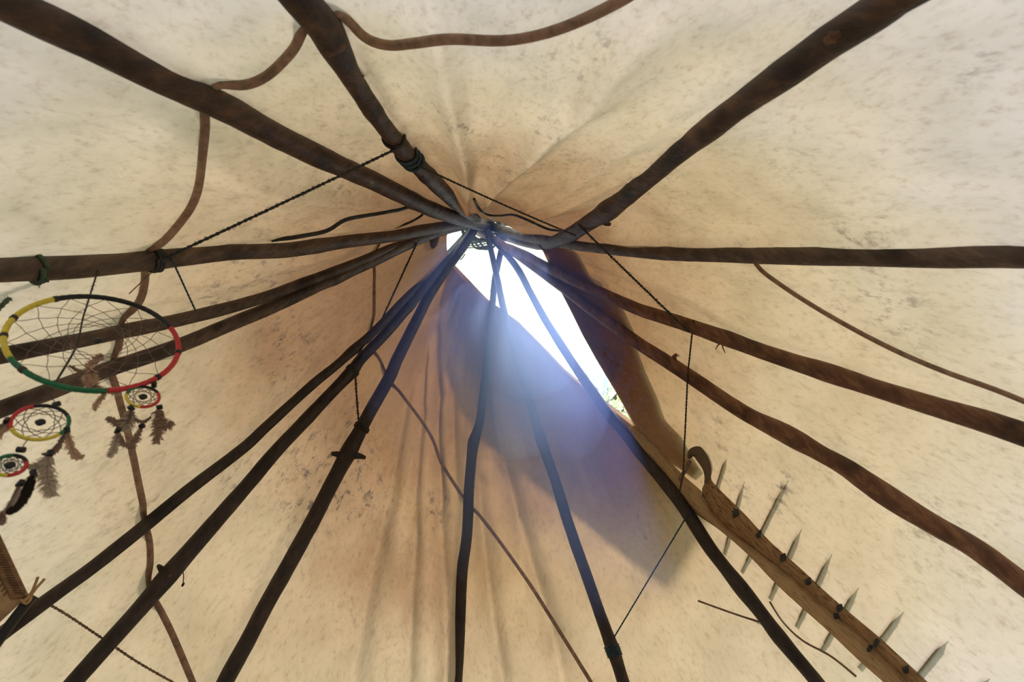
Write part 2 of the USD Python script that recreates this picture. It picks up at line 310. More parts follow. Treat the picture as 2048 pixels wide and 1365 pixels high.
# ------------------------------------------------------------------ ground, floor
a = np.linspace(0, 2 * np.pi, 97)[:-1]
def disc(r0, r1, z, n=12):
    rr = np.linspace(r0, r1, n); v = [(r * np.cos(t), r * np.sin(t), z) for r in rr for t in a]
    f = [(i * 96 + j, (i + 1) * 96 + j, (i + 1) * 96 + (j + 1) % 96, i * 96 + (j + 1) % 96) for i in range(n - 1) for j in range(96)]
    return np.array(v), np.array(f)
obj('floor', disc(0.001, 3.05, 0.0), 'dirt', kind='structure', label='bare trodden earth floor of the tent')
obj('ground', disc(3.05, 60, -0.01), 'grass', kind='structure', label='grass around the tent')

# ------------------------------------------------------------------ canvas cover
HOLE_L = [(893,478),(894,500),(905,526),(940,562),(975,600),(1005,622),(1035,645),(1080,690),(1130,745),(1165,772),(1200,801),(1240,832),(1268,853)]
HOLE_R = [(1268,853),(1245,808),(1215,757),(1190,715),(1165,670),(1143,625),(1125,590),(1108,556),(1096,525),(1086,503)]
HOLE_T = [(1075,488),(1060,477),(1035,462),(1003,446),(975,438),(945,436),(915,440),(903,450),(895,465)]
HOLE = HOLE_L + HOLE_R[1:] + HOLE_T
def dense(pts, n=10):
    p = np.array(pts, float); return np.vstack([p[i] + (p[i + 1] - p[i]) * np.linspace(0, 1, n, endpoint=False)[:, None] for i in range(len(p) - 1)] + [p[-1:]])
hp = dense(HOLE + HOLE[:1], 9)[:-1]
HX, hph, hq = canvas_hit(hp)
hole_plan = Polygon(HX[:, :2]).buffer(0)
Q0, Q1, NP, NQ = 0.10, (CAPEX[2]) / CA, 560, 400
ph = np.linspace(-np.pi, np.pi, NP + 1)[:-1]; lq = np.linspace(np.log(Q0), np.log(Q1), NQ)
PH, LQ = np.meshgrid(ph, lq, indexing='ij')
PH = PH.ravel(); QQ = np.exp(LQ.ravel())
XY = canvas_point(PH, QQ)
keep = ~contains_xy(hole_plan.buffer(0.004), XY[:, 0], XY[:, 1])
PH, QQ = np.concatenate([PH[keep], hph]), np.concatenate([QQ[keep], hq])
wrapl = PH > np.pi - 0.15; wrapr = PH < -np.pi + 0.15
EP = np.concatenate([PH, PH[wrapl] - 2 * np.pi, PH[wrapr] + 2 * np.pi]); EQ = np.concatenate([QQ, QQ[wrapl], QQ[wrapr]])
idx = np.concatenate([np.arange(len(PH)), np.nonzero(wrapl)[0], np.nonzero(wrapr)[0]])
tri = Delaunay(np.column_stack([EP * SA, np.log(EQ)])).simplices
cphi = EP[tri].mean(1); tri = tri[(cphi >= -np.pi) & (cphi < np.pi)]
T = idx[tri]
V = canvas_point(PH, QQ); V[len(PH) - len(hph):] = HX
c = V[T].mean(1)
T = T[~contains_xy(hole_plan, c[:, 0], c[:, 1])]
ed = np.linalg.norm(V[T] - V[T[:, [1, 2, 0]]], axis=2).max(1)
T = T[ed < 0.25]
key = np.unique(np.sort(T, 1), axis=0, return_index=True)[1]; T = T[key]
nrm = np.cross(V[T[:, 1]] - V[T[:, 0]], V[T[:, 2]] - V[T[:, 0]])
flip = (nrm * outward(np.arctan2(c_x := V[T].mean(1)[:, 0], V[T].mean(1)[:, 1]))).sum(1) < 0
T[flip] = T[flip][:, ::-1]
used = np.unique(T); remap = np.full(len(V), -1); remap[used] = np.arange(len(used))
wall = thing('wall_around', 'smoke-stained cream canvas tent wall rising in a cone to the bright smoke hole', 'tent wall', kind='structure')
cover = obj('cover', trimesh.Trimesh(V[used], remap[T], process=False), 'canvas', wall, smooth=True)
mild = np.zeros(len(used))                                        # where mildew has got into the cloth
for (x, y, rad, k) in [(570,690,55,1),(565,740,40,.9),(620,970,60,1),(680,1000,35,.9),(745,1000,35,.9),(720,920,35,.8),(1560,985,38,.9),(1475,965,28,.9),(1430,880,35,.7),(690,382,26,1),(1095,270,45,.7),(930,250,45,.7),(1000,335,35,.6),(872,1010,28,.9),(868,1050,22,.8),(650,1030,30,.8),(460,960,28,.6),(640,880,45,.8),(700,830,35,.8),(600,870,40,.7),(1180,910,28,.6),(1720,470,70,.5),(1800,600,80,.4),(1900,1080,90,.5),(1690,930,70,.35),(1100,140,80,.5),(1200,100,60,.5),(560,560,60,.5),(440,590,60,.5),(150,520,60,.3),(330,1010,50,.3),(1290,1040,40,.4),(1930,130,50,.5),(1600,330,70,.4)]:
    X, phi, q = canvas_hit([(x, y)]); r3 = rad / F * depth_of(X[0]) * 1.25
    mild = np.maximum(mild, k * np.exp(-((V[used] - X[0]) ** 2).sum(1) / r3 ** 2))
VU = V[used]
mild = np.clip(mild + np.clip((meshkit.fbm(VU * 1.7 + 15, 3, 31) - .5) / .3, 0, 1) * .45, 0, 1)
from pxr import Vt
UsdGeom.PrimvarsAPI(cover).CreatePrimvar('mildew', Sdf.ValueTypeNames.FloatArray, 'vertex').Set(Vt.FloatArray.FromNumpy(mild.astype(np.float32)))
UsdGeom.PrimvarsAPI(cover).CreatePrimvar('stain', Sdf.ValueTypeNames.Color3fArray, 'vertex').Set(Vt.Vec3fArray.FromNumpy(smoke_stain(VU).astype(np.float32)))

def sheet(poly, off, step=7.0, base=canvas_hit):
    """A piece of cloth over the canvas; off(px) gives its distance from the canvas (metres, outward)."""
    P = Polygon(poly); x0, y0, x1, y1 = P.bounds
    g = np.stack(np.meshgrid(np.arange(x0, x1, step), np.arange(y0, y1, step)), -1).reshape(-1, 2)
    g = g[contains_xy(P.buffer(-step * .4), g[:, 0], g[:, 1])]
    e = np.array([P.exterior.interpolate(s).coords[0] for s in np.arange(0, P.exterior.length, step)])
    px = np.vstack([g, e]); t = Delaunay(px).simplices; c = px[t].mean(1); t = t[contains_xy(P, c[:, 0], c[:, 1])]
    X, phi, q = canvas_hit(px)
    return px, X, phi, t
def thick(X, t, n, d=0.003):
    """Gives a sheet thickness d along n."""
    N = len(X); e = np.sort(np.vstack([t[:, [0, 1]], t[:, [1, 2]], t[:, [2, 0]]]), 1)
    u, cnt = np.unique(e, axis=0, return_counts=True); b = u[cnt == 1]
    f = np.vstack([t, t[:, ::-1] + N, np.column_stack([b[:, 0], b[:, 1], b[:, 1] + N]), np.column_stack([b[:, 0], b[:, 1] + N, b[:, 0] + N])])
    m = trimesh.Trimesh(np.vstack([X, X + n * d]), f, process=False); m.fix_normals(); return m
# right smoke flap folded back flat against the outside of the cover
poly = [(1088,500),(1108,556),(1125,590),(1165,670),(1215,757),(1268,853),(1330,915),(1385,955),(1399,940),(1386,922),(1370,898),(1357,871),(1322,834),(1309,795),(1284,742),(1268,697),(1259,660),(1235,611),(1190,569),(1172,548),(1151,508),(1120,490)]
px, X, phi, t = sheet(poly, 0)
n = outward(phi)
X = X + n * (0.010 + 0.02 * meshkit.fbm(X * 4, 2, 4))[:, None]
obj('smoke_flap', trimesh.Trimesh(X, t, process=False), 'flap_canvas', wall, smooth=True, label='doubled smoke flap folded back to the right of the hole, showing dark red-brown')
# left smoke flap held away from the cover: its outline is the outline of its shade carried up the sun's rays
shade = [(905,526),(885,600),(885,700),(915,800),(960,870),(1050,945),(1120,1000),(1180,1050),(1250,1110),(1330,1172),(1398,1065),(1420,1010),(1330,925),(1268,853),(1200,801),(1130,745),(1035,645),(975,600)]
px, X, phi, t = sheet(shade, 0)
edge = LineString(HOLE_L[2:]); from shapely import points as _pts, distance as _dist
dd = _dist(_pts(px), edge)
s = np.clip(0.03 + dd / 300 * 0.30, 0, .34)
XF = X + SUN * s[:, None] + outward(phi) * (0.012 + 0.03 * (meshkit.fbm(X * 3, 2, 8) - .3))[:, None]
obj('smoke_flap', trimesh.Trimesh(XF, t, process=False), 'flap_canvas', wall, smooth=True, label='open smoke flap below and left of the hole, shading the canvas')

# lacing seam: two rolled hems where the cover's edges overlap below the hole
def hem(R, L, depth, seed):
    R = smoothpath(R, 6); L = smoothpath(L, 6)
    k = np.linspace(0, 1, 60); s = lambda p: np.stack([np.interp(k, np.linspace(0, 1, len(p)), p[:, i]) for i in (0, 1)], 1)
    R, L = s(R), s(L); n = 11; rows = []
    for j, u in enumerate(np.linspace(0, 1, n)):
        px = L + (R - L) * u
        X, phi, q = canvas_hit(px)
        rows.append(X - outward(phi) * (0.006 + depth * np.sin(np.pi * u) ** .7 * (1 + .3 * (meshkit.fbm(np.column_stack([k * 7, np.full(60, u * 2), np.zeros(60)]), 2, seed) - .5)))[:, None])
    A = np.stack(rows, 1); m, n2 = A.shape[:2]
    f = np.array([(i * n2 + j, i * n2 + j + 1, (i + 1) * n2 + j + 1, (i + 1) * n2 + j) for i in range(m - 1) for j in range(n2 - 1)])
    f = np.vstack([f[:, [0, 1, 2]], f[:, [0, 2, 3]]])
    phi = np.arctan2(A[..., 0], A[..., 1]).ravel()
    uv = np.stack(np.meshgrid(np.linspace(0, 6, m), np.linspace(0, 1, n2), indexing='ij'), -1).reshape(-1, 2)
    return thick(A.reshape(-1, 3), f, outward(phi), 0.004), np.vstack([uv, uv])
MIDL = [(1408,988),(1440,1040),(1519,1103),(1588,1155),(1656,1213),(1724,1267),(1803,1343),(1850,1392)]
hm_, uv_ = hem([(1269,852),(1287,867),(1364,948)] + MIDL, [(1258,858),(1270,880),(1315,950),(1365,1008),(1410,1040),(1451,1068),(1495,1107),(1546,1161),(1594,1206),(1656,1261),(1717,1319),(1769,1365),(1800,1392)], .03, 1)
obj('lower_hem', hm_, 'hem_tan', wall, smooth=True, uv=uv_, label='light tan rolled hem of the lacing seam')
hm_, uv_ = hem([(1421,958),(1437,977),(1492,1031),(1540,1083),(1601,1137),(1649,1182),(1700,1226),(1762,1278),(1854,1363),(1885,1392)], MIDL, .03, 2)
obj('upper_hem', hm_, 'hem_brown', wall, smooth=True, uv=uv_, label='outer rolled hem of the lacing seam with dark buttonholes')
for (x, y, w, h) in [(1471,1028,15,9),(1518,1069,13,8),(1566,1116,15,8),(1617,1163,13,8),(1679,1217,14,8),(1673,1232,12,8),(1752,1287,15,8),(1739,1298,11,7),(1812,1340,13,8)]:
    X, phi, q = canvas_hit([(x, y)], off=-0.036)
    sph = trimesh.creation.icosphere(2, 1.0); c = np.asarray(sph.vertices)
    e1 = np.array([.45, -.9]); dirs = at_depth([(x, y), (x + e1[0] * w / 2, y + e1[1] * w / 2), (x + .9 * h / 2, y + .45 * h / 2)], depth_of(X[0]))
    nn = np.cross(dirs[1] - dirs[0], dirs[2] - dirs[0]); nn /= np.linalg.norm(nn)
    sph.vertices = X[0] + c[:, :1] * (dirs[1] - dirs[0]) * 1.35 + c[:, 1:2] * (dirs[2] - dirs[0]) * (1.2 + .5 * np.sin(3 * c[:, :1] + x)) + c[:, 2:] * nn * .008
    obj('buttonhole', sph, 'cord_dark', wall, smooth=True)
# lacing pins on the outside: pointed sticks whose shadows fall through the cloth
PINS = [((1450,915),(1428,985)),((1485,961),(1446,1106)),((1572,958),(1481,1143)),((1599,1055),(1537,1196)),((1659,1105),(1590,1252)),((1712,1172),(1640,1300)),((1801,1220),(1715,1335)),((1889,1279),(1812,1375)),((1972,1353),(1905,1425))]
NTH = ['topmost', 'second', 'third', 'fourth', 'fifth', 'sixth', 'seventh', 'eighth', 'lowest']
for i, (a0, b0) in enumerate(PINS):
    px = np.array(a0) + (np.array(b0) - a0) * np.linspace(0, 1, 24)[:, None]
    X, phi, q = canvas_hit(px)
    X = X + outward(phi) * 0.0068
    k = np.linspace(0, 1, 24)
    rr = 0.0062 * np.clip(k / .22, .15, 1) * np.where(k > .9, .8, 1)
    tag(obj('lacing_pin', tube(X, rr, 8, .15, i), 'peg_wood'), f'{NTH[i]} pointed wooden lacing pin down the seam, showing as a shadow through the canvas', 'lacing pin', 'lacing pins down the seam')

# strap loop of canvas at the top of the lacing seam, with a short peg through it
def ribbon(pxw, off, m_, name, label, catg, parent=None, th=.004):
    p = smoothpath(pxw, 8); X, phi, q = canvas_hit(p[:, :2])
    X = X - outward(phi) * off; z = depth_of(X)
    tt = np.gradient(p[:, :2], axis=0); tt /= np.linalg.norm(tt, axis=1, keepdims=True); nn = np.stack([-tt[:, 1], tt[:, 0]], 1)
    rows = [at_depth(p[:, :2] + nn * (p[:, 2] * u)[:, None], z + .012 * (u * 2) ** 2) for u in np.linspace(-.5, .5, 6)]
    A = np.stack(rows, 1); m, n2 = A.shape[:2]
    f = np.array([(i * n2 + j, i * n2 + j + 1, (i + 1) * n2 + j + 1, (i + 1) * n2 + j) for i in range(m - 1) for j in range(n2 - 1)])
    f = np.vstack([f[:, [0, 1, 2]], f[:, [0, 2, 3]]])
    return obj(name, thick(A.reshape(-1, 3), f, outward(np.arctan2(A[..., 0], A[..., 1]).ravel()), th), m_, parent, smooth=True)
tab = ribbon([(1377,918,4),(1383,907,17),(1396,906,25),(1407,920,24),(1414,938,18),(1415,955,12),(1417,970,17),(1424,985,15),(1419,996,10),(1404,991,5)], .045, 'tab_canvas', 'strap_loop', '', '')
tag(tab, 'dark curled canvas strap standing up at the head of the lacing seam', 'strap')
X, phi, q = canvas_hit(smoothpath([(1368,960),(1379,942),(1390,922)], 5)); X = X - outward(phi) * .04
tag(obj('peg', tube(X, .009, 8, .1, 3), 'peg_wood'), 'short wooden peg leaning under the curled canvas strap', 'peg')

# ------------------------------------------------------------------ thin blue wood smoke hanging in the top of the tent
import manifold3d as m3
MAT['smoke_haze'] = usdkit.material(stage, '/World/Looks/smoke_haze', {'v': ('scatter_volume', {'color': (.19, .30, 1.0), 'density': 0.25, 'anisotropy': 0.45})}, volume='v.volume')
a = np.linspace(0, 2 * np.pi, 65)[:-1]
qs = np.linspace(.35, (CAPEX[2] - 2.3) / CA, 14)
hv = [canvas_point(a, np.full(64, q), -.06 - .015 * q) for q in qs]
hv = np.vstack(hv + [[[0, 0, CAPEX[2] - .3 * CA]], [[0, 0, 2.3]]])
hf = [(i * 64 + j, (i + 1) * 64 + j, (i + 1) * 64 + (j + 1) % 64) for i in range(13) for j in range(64)] + [(i * 64 + j, (i + 1) * 64 + (j + 1) % 64, i * 64 + (j + 1) % 64) for i in range(13) for j in range(64)]
hf += [(len(hv) - 2, j, (j + 1) % 64) for j in range(64)] + [(len(hv) - 1, 13 * 64 + (j + 1) % 64, 13 * 64 + j) for j in range(64)]
hm = trimesh.Trimesh(hv, np.array(hf), process=False); hm.fix_normals()
room = m3.Manifold(m3.Mesh(np.asarray(hm.vertices, np.float32), np.asarray(hm.faces, np.uint32)))
PC = np.array([.26, .22, 4.25]); pm = np.stack([xx, yx, zx], 1)
haze = thing('haze', 'thin blue wood smoke lit by the daylight falling through the smoke hole', 'smoke', kind='stuff')
for k, (ra, rb) in enumerate([(.32, .58), (.52, .90), (.76, 1.28)]):
    e = trimesh.creation.icosphere(3, 1.0); v = np.asarray(e.vertices); v = v * (1 + .7 * (meshkit.fbm(v * 1.5 + 5, 2, k) - .5))[:, None]
    e.vertices = PC - SUN * (.02 + .18 * k) + (v * [ra, ra, rb]) @ pm.T
    body = m3.Manifold(m3.Mesh(np.asarray(e.vertices, np.float32), np.asarray(e.faces, np.uint32))) ^ room
    obj('puff', body, 'smoke_haze', haze, smooth=False)

# ------------------------------------------------------------------ poles
LOOK = {'P1': 'bark', 'P2': 'bark', 'P3': 'bark', 'P4': 'bark_grey', 'P5': 'bark_red', 'P6': 'bark_red', 'P7': 'bark_dark', 'P8': 'bark_dark', 'P9': 'bark_dark', 'P10': 'bark_dark', 'P11': 'bark_dark', 'P12': 'bark_dark', 'P13': 'bark_grey', 'P14': 'bark_grey', 'P15': 'bark_grey'}
LABEL = {
 'P1': 'thickest pole, streaked dark brown, crossing from the upper left corner to the crossing',
 'P2': 'crooked dark pole with a reddish knotty top, coming down from the top edge',
 'P3': 'dark brown pole from the upper right, bending like an elbow at the crossing',
 'P4': 'grey-brown pole lying level along the right side, partly covered by sagging canvas',
 'P5': 'smooth reddish-brown pole running right below the level one, in front of the smoke hole',
 'P6': 'brown pole with a pale knot running to the lower right edge, above the lacing seam',
 'P7': 'slender pole crossing the smoke hole and running down beside the lacing seam',
 'P8': 'thin pole with a cord tied near its foot, right of the upright middle pole',
 'P9': 'thin nearly upright pole in the middle of the bottom edge',
 'P10': 'stout dark pole with side stubs, first to the left of the upright middle pole',
 'P11': 'dark pole with a dry seed twig, middle one of three slanting to lower left',
 'P12': 'slim straight dark pole leaning to the left edge just beside the hide panel',
 'P13': 'lower of two left poles that merge behind the dreamcatcher hoop',
 'P14': 'upper of two left poles that merge, passing behind the middle of the dreamcatcher hoop',
 'P15': 'level pole on the left with cords looped round it above the dreamcatcher',
}
BUMPS = {'P3': [((1220,428),.30,.10),((1420,262),.12,.08),((1560,150),.10,.1)], 'P10': [((690,905),.16,.06),((705,880),.10,.05)], 'P8': [((1082,874),.30,.05),((1222,1300),.18,.06)], 'P6': [((1565,865),.16,.07),((1760,985),.16,.1),((1600,885),.12,.05)], 'P5': [((1455,676),.10,.07),((1660,748),.10,.09)], 'P2': [((672,85),.20,.10),((742,210),.12,.06),((795,290),.12,.06),((855,350),.14,.05)], 'P9': [((949,880),.2,.06),((985,620),.15,.05)], 'P11': [((333,1150),.18,.07),((700,745),.15,.05),((820,612),.18,.04)], 'P1': [((640,310),.07,.08),((455,222),.07,.1)], 'P7': [((1480,1180),.14,.06),((1556,1270),.12,.05)], 'P13': [((667,552),.16,.04)], 'P15': [((640,492),.12,.06)], 'P12': [((705,705),.12,.05)], 'P14': [], 'P4': [((1900,535),.08,.06)]}
POBJ = {}
for i, (name, P) in enumerate(poles.items()):
    r = P.r.copy(); path = P.path
    for (bp, amp, w) in BUMPS[name]:
        j = len(path) - 14 - len(P.px) + np.argmin(np.hypot(*(P.px - bp).T))
        r = r * (1 + amp * np.exp(-(np.linalg.norm(path - path[j], axis=1) / w) ** 2))
    # resample evenly
    s = np.concatenate([[0], np.cumsum(np.linalg.norm(np.diff(path, axis=0), axis=1))])
    k = np.linspace(0, s[-1], int(s[-1] / .022)); pth = np.stack([np.interp(k, s, path[:, c]) for c in range(3)], 1)
    t_, u_, w_ = frames(pth)
    nz = (meshkit.noise(np.column_stack([k * 3.2, np.full(len(k), i * 7.3), np.zeros(len(k))]), i) - .5)[:, None] * u_ + (meshkit.noise(np.column_stack([k * 3.2, np.full(len(k), i * 3.1), np.ones(len(k)) * 5]), i + 40) - .5)[:, None] * w_
    root = thing('tipi_pole', LABEL[name], 'pole')
    P.obj = root
    obj('shaft', tube(pth + nz * .005, np.interp(k, s, r) * .985, 16, .09, i), LOOK[name], root, smooth=True)
def near(name, px, side=0.0, inward=0.0):
    """A point on a pole's surface near a pixel; side: across the pole in the picture (radii), inward: towards the tent's middle (radii)."""
    P = poles[name]; j = int(np.argmin(np.hypot(*(P.px - np.array(px)).T))); X = P.vis[j]; r = P.visr[j]
    ax = P.vis[min(j + 2, len(P.vis) - 1)] - P.vis[max(j - 2, 0)]; ax /= np.linalg.norm(ax)
    v = CAM - X; v -= ax * (v @ ax); v /= np.linalg.norm(v); w = np.cross(ax, v)
    return X + v * r * inward + w * r * side, ax, v, w, r
def twig(name, px, side, length, rad, bend=.3, part='stub'):
    X, ax, v, w, r = near(name, px, side * .6)
    d = w * side + ax * bend; d /= np.linalg.norm(d)
    k = np.linspace(0, 1, 7)[:, None]
    obj(part, tube(X + d * k * (length + .6 * r) + v * .01 * np.sin(k * 4), rad * np.linspace(1.2, .55, 7), 7, .25, int(px[0])), LOOK[name], poles[name].obj, smooth=True)
twig('P10', (688,905), 1, .045, .018); twig('P10', (700,918), -1, .035, .016, -.2); twig('P3', (1215,440), -1, .015, .015); twig('P6', (1338,742), 1, .02, .012)
twig('P13', (667,550), -1, .012, .010); twig('P11', (333,1150), -1, .015, .014); twig('P2', (715,140), -1, .006, .010)
twig('P5', (1455,672), -1, .03, .003, .8, 'splinter'); twig('P5', (1460,670), -1, .025, .003, -.5, 'splinter')
X0 = near('P11', (352, 1142), .9)[0]; tp = np.vstack([X0, at_depth([(366, 1146), (367, 1156), (366, 1170)], depth_of(X0))])
obj('seed_twig', tube(smoothpath(tp, 6), .0018, 6), 'bark_grey', poles['P11'].obj, smooth=True)
b = trimesh.creation.icosphere(2, .007); b.vertices = np.asarray(b.vertices) * [.7, .7, 1.3] + tp[-1]; obj('seed_pod', b, 'bark_grey', poles['P11'].obj, smooth=True)
# knots: pale cut faces where branches were lopped
for nm, px, sz in [('P1',(722,365),.014),('P6',(1737,965),.03),('P2',(668,70),.035),('P11',(335,1142),.016),('P9',(950,868),.010),('P3',(1700,55),.014)]:
    X, ax, v, w, r = near(nm, px, 0.1, .96)
    sph = trimesh.creation.icosphere(2, 1.0); c = np.asarray(sph.vertices) * (1 + .15 * np.sin(7 * np.asarray(sph.vertices)[:, :1] + 2))
    sph.vertices = X + c[:, :1] * ax * sz * 1.3 + c[:, 1:2] * w * sz * .7 + c[:, 2:] * v * sz * .25
    obj('knot', sph, 'bark_red' if nm != 'P1' else 'peg_wood', poles[nm].obj, smooth=True)

# ------------------------------------------------------------------ lashing at the crossing
zc = at_depth([(968, 456)], np.mean([depth_of(P.vis[-1]) for P in poles.values()]))[0]
lash = thing('lashing', 'grey rope lashed in loops round the crossing of the poles', 'rope')
for i in range(7):
    a = np.linspace(0, 2 * np.pi, 60); ti = rng.normal(0, .28, 2); R0 = .115 + .02 * rng.random()
    n1 = np.array([ti[0], ti[1], 1]); n1 /= np.linalg.norm(n1); e1 = np.cross(n1, [0, 1, 0]); e1 /= np.linalg.norm(e1); e2 = np.cross(n1, e1)
    rad = R0 * (1 + .16 * np.sin(3 * a + i) + .10 * np.sin(5 * a + 2 * i))
    c = zc + [0, 0, (i - 3) * .020]
    obj('rope_turn', tube(c + np.cos(a)[:, None] * rad[:, None] * e1 + np.sin(a)[:, None] * rad[:, None] * e2, .0085, 7, .2, i), 'lash', lash, smooth=True)
for i, (p0, p1) in enumerate([((925,492),(980,486)),((928,496),(984,490)),((930,508),(920,520))]):
    pts = at_depth(smoothpath([p0, ((p0[0] + p1[0]) / 2, (p0[1] + p1[1]) / 2 + 2), p1], 6), depth_of(zc) + .05)
    obj('loose_end', tube(pts, .0045, 6, .2, i), 'lash', lash, smooth=True)

k = np.linspace(0, 1, 12); dz = depth_of(poles['P13'].vis[np.argmin(np.hypot(*(poles['P13'].px - np.array((866, 466))).T))])
tb = at_depth(np.array([(868, 466)]) * (1 - k[:, None]) + np.array([(862, 498)]) * k[:, None], dz + .05)
tag(obj('tab', tube(tb, 12.5 / F * dz * np.sqrt(np.clip(1 - (k * 1.0) ** 4, .02, 1)), 14, .06, 3), 'tab_canvas', smooth=True), 'dark rounded canvas tab hanging under the merged left poles beside the smoke hole', 'tab')

# ------------------------------------------------------------------ cords
def cord(name, P, r, m, label, catg='cord', fuzz=0, sides=7, n=8, group=None):
    X = smoothpath(P, n) if n > 1 else np.asarray(P)
    s = np.concatenate([[0], np.cumsum(np.linalg.norm(np.diff(X, axis=0), axis=1))]); k = np.linspace(0, s[-1], max(int(s[-1] / (r * 2.2)), 8))
    X = np.stack([np.interp(k, s, X[:, c]) for c in range(3)], 1)
    t_, u_, w_ = frames(X)
    strands = []
    root = thing(name, label, catg, group)
    for h in range(2):
        a = k / (r * 7) * 2 * np.pi + h * np.pi
        strands.append(tube(X + (np.cos(a)[:, None] * u_ + np.sin(a)[:, None] * w_) * r * .5, r * .62, sides))
    obj('strand', strands[0], m, root, smooth=True); obj('strand', strands[1], m, root, smooth=True)
    if fuzz:
        fs = []
        for j in rng.integers(2, len(X) - 2, fuzz):
            d = rng.normal(size=3); d -= t_[j] * (d @ t_[j]) * .6; d /= np.linalg.norm(d); L = r * rng.uniform(1.2, 2.6)
            kk = np.linspace(0, 1, 4)[:, None]
            fs.append(tube(X[j] + d * kk * L + t_[j] * rng.normal() * L * .4 * kk ** 2, r * .10, 4))
        obj('fuzz', cat(fs), m, root, smooth=False, kind='stuff')
    return root
def onp(name, px, side=0.0, inward=1.15): return near(name, px, side, inward)[0]
def loop(name, px, rr, m, parent, turns=2, part='knot'):
    X, ax, v, w, r = near(name, px)
    a = np.linspace(0, 2 * np.pi * turns, 30 * turns)
    return obj(part, tube(X + (np.cos(a)[:, None] * v + np.sin(a)[:, None] * w) * (r + rr * .8) + ax * (np.linspace(-1, 1, len(a)) * rr * turns)[:, None], rr, 6), m, parent, smooth=True)
def line(a, b, sag=0.0, n=9):
    k = np.linspace(0, 1, n)[:, None]; return a + (b - a) * k - np.array([0, 0, 1]) * sag * 4 * k * (1 - k)

# ring cord from pole to pole
A, B = onp('P2', (772, 284), 0, 1.2), onp('P15', (305, 503), 0, 1.2)
c1 = cord('cord', line(A, B, .012), .0052, 'cord_dark', 'dark fuzzy cord stretched from the crooked top pole down to the level left pole', fuzz=300, n=1)
loop('P15', (305, 503), .005, 'cord_dark', c1, 3); loop('P2', (785, 280), .005, 'cord_dark', c1, 2)
A, B = onp('P2', (835, 300), 0, 1.25), onp('P3', (1160, 455), -.4, 1.15)
c2 = cord('cord', line(A, B, .02), .0045, 'cord_dark', 'thin dark cord from the blue-black knot on the crooked top pole to the elbow pole', fuzz=40, n=1)
for dx in (-5, 0, 5): loop('P2', (832 + dx, 300 + dx), .006, 'cord_blue', c2, 2)
A, B = onp('P3', (1182, 458), .6, 1.0), onp('P5', (1388, 645), -.8, .9)
cord('cord', line(A, B, .01), .0052, 'cord_dark', 'fuzzy dark cord slanting from the elbow pole down to the reddish pole', fuzz=380, n=1)
A, B = onp('P5', (1387, 668), .9, .9), onp('P6', (1378, 760), .0, 1.25)
C_ = canvas_hit([(1366, 950)], off=-.10)[0][0]; D = onp('P7', (1358, 1010), 0, 1.2)
cord('cord', np.vstack([line(A, B, 0, 4), line(B, C_, .0, 5)[1:], line(C_, D, 0, 4)[1:]]), .0042, 'cord_dark', 'dark cord hanging straight past the lower right pole to the lacing seam', fuzz=120, n=3)
A, B = onp('P7', (1366, 1040), 0, 1.2), onp('P8', (1237, 1297), -.9, .9)
c5 = cord('cord', line(A, B, .0), .0036, 'cord_blue', 'thin taut blue-black cord tied to the foot of the thin pole', fuzz=20, n=1)
loop('P8', (1229, 1309), .005, 'cord_blue', c5, 3); loop('P8', (1226, 1297), .005, 'cord_blue', c5, 2)
A, B = onp('P13', (826, 500), .5, 1.1), onp('P12', (752, 648), -.4, 1.1)
cord('cord', line(A, B, .01), .0055, 'cord_dark', 'dark fuzzy cord between the merged left poles and the slim straight pole', fuzz=200, n=1)
A, B = onp('P12', (722, 690), .6, 1.0), onp('P11', (708, 728), -.6, 1.1)
cord('cord', line(A, B, .0), .0055, 'cord_dark', 'very short fuzzy cord bridging the slim pole and its neighbour', fuzz=60, n=1)
A, B = onp('P11', (709, 752), .7, 1.1), onp('P10', (716, 850), -.7, 1.1)
c8 = cord('cord', line(A, B, .006), .0055, 'cord_dark', 'knotted dark cord hanging between the stout stubbed pole and the pole left of it', fuzz=160, n=1)
loop('P10', (724, 860), .005, 'cord_dark', c8, 2); loop('P11', (708, 742), .005, 'cord_dark', c8, 2)
A, B = onp('P15', (318, 520), 0, 1.2), onp('P14', (384, 630), -.8, 1.0)
cord('cord', line(A, B), .0035, 'cord_blue', 'thin blue-black cord from the level left pole down to the pole below', fuzz=10, n=1)
A = onp('P15', (305, 520), .2, 1.2); B = canvas_hit([(258, 588)], off=-.05)[0][0]
cord('cord', line(A, B), .002, 'cord_brown', 'hair-thin loose thread below the cord knot on the level left pole', n=1)
A, B = onp('P15', (178, 552), .9, 1.0), canvas_hit([(165, 640)], off=-.25)[0][0]
c11 = None
# green cord looped on the level pole, running off to the left
A, B = onp('P15', (74, 560), .9, 1.1), at_depth([(45, 575)], 1.55)[0]; E_ = at_depth([(-25, 640)], 1.25)[0]
c12 = cord('cord', np.vstack([A, B, .5 * (B + E_) + [0, 0, -.01], E_]), .0062, 'cord_green', 'dark green cord looped over the level left pole and leaving at the left edge', fuzz=60)
loop('P15', (72, 540), .006, 'cord_green', c12, 1)
cord('cord', canvas_hit(smoothpath([(58,1190),(120,1222),(205,1278),(275,1325),(350,1368)], 3), off=-.02)[0], .0045, 'cord_brown', 'thin brown string sagging along the canvas in the lower left corner', n=2)

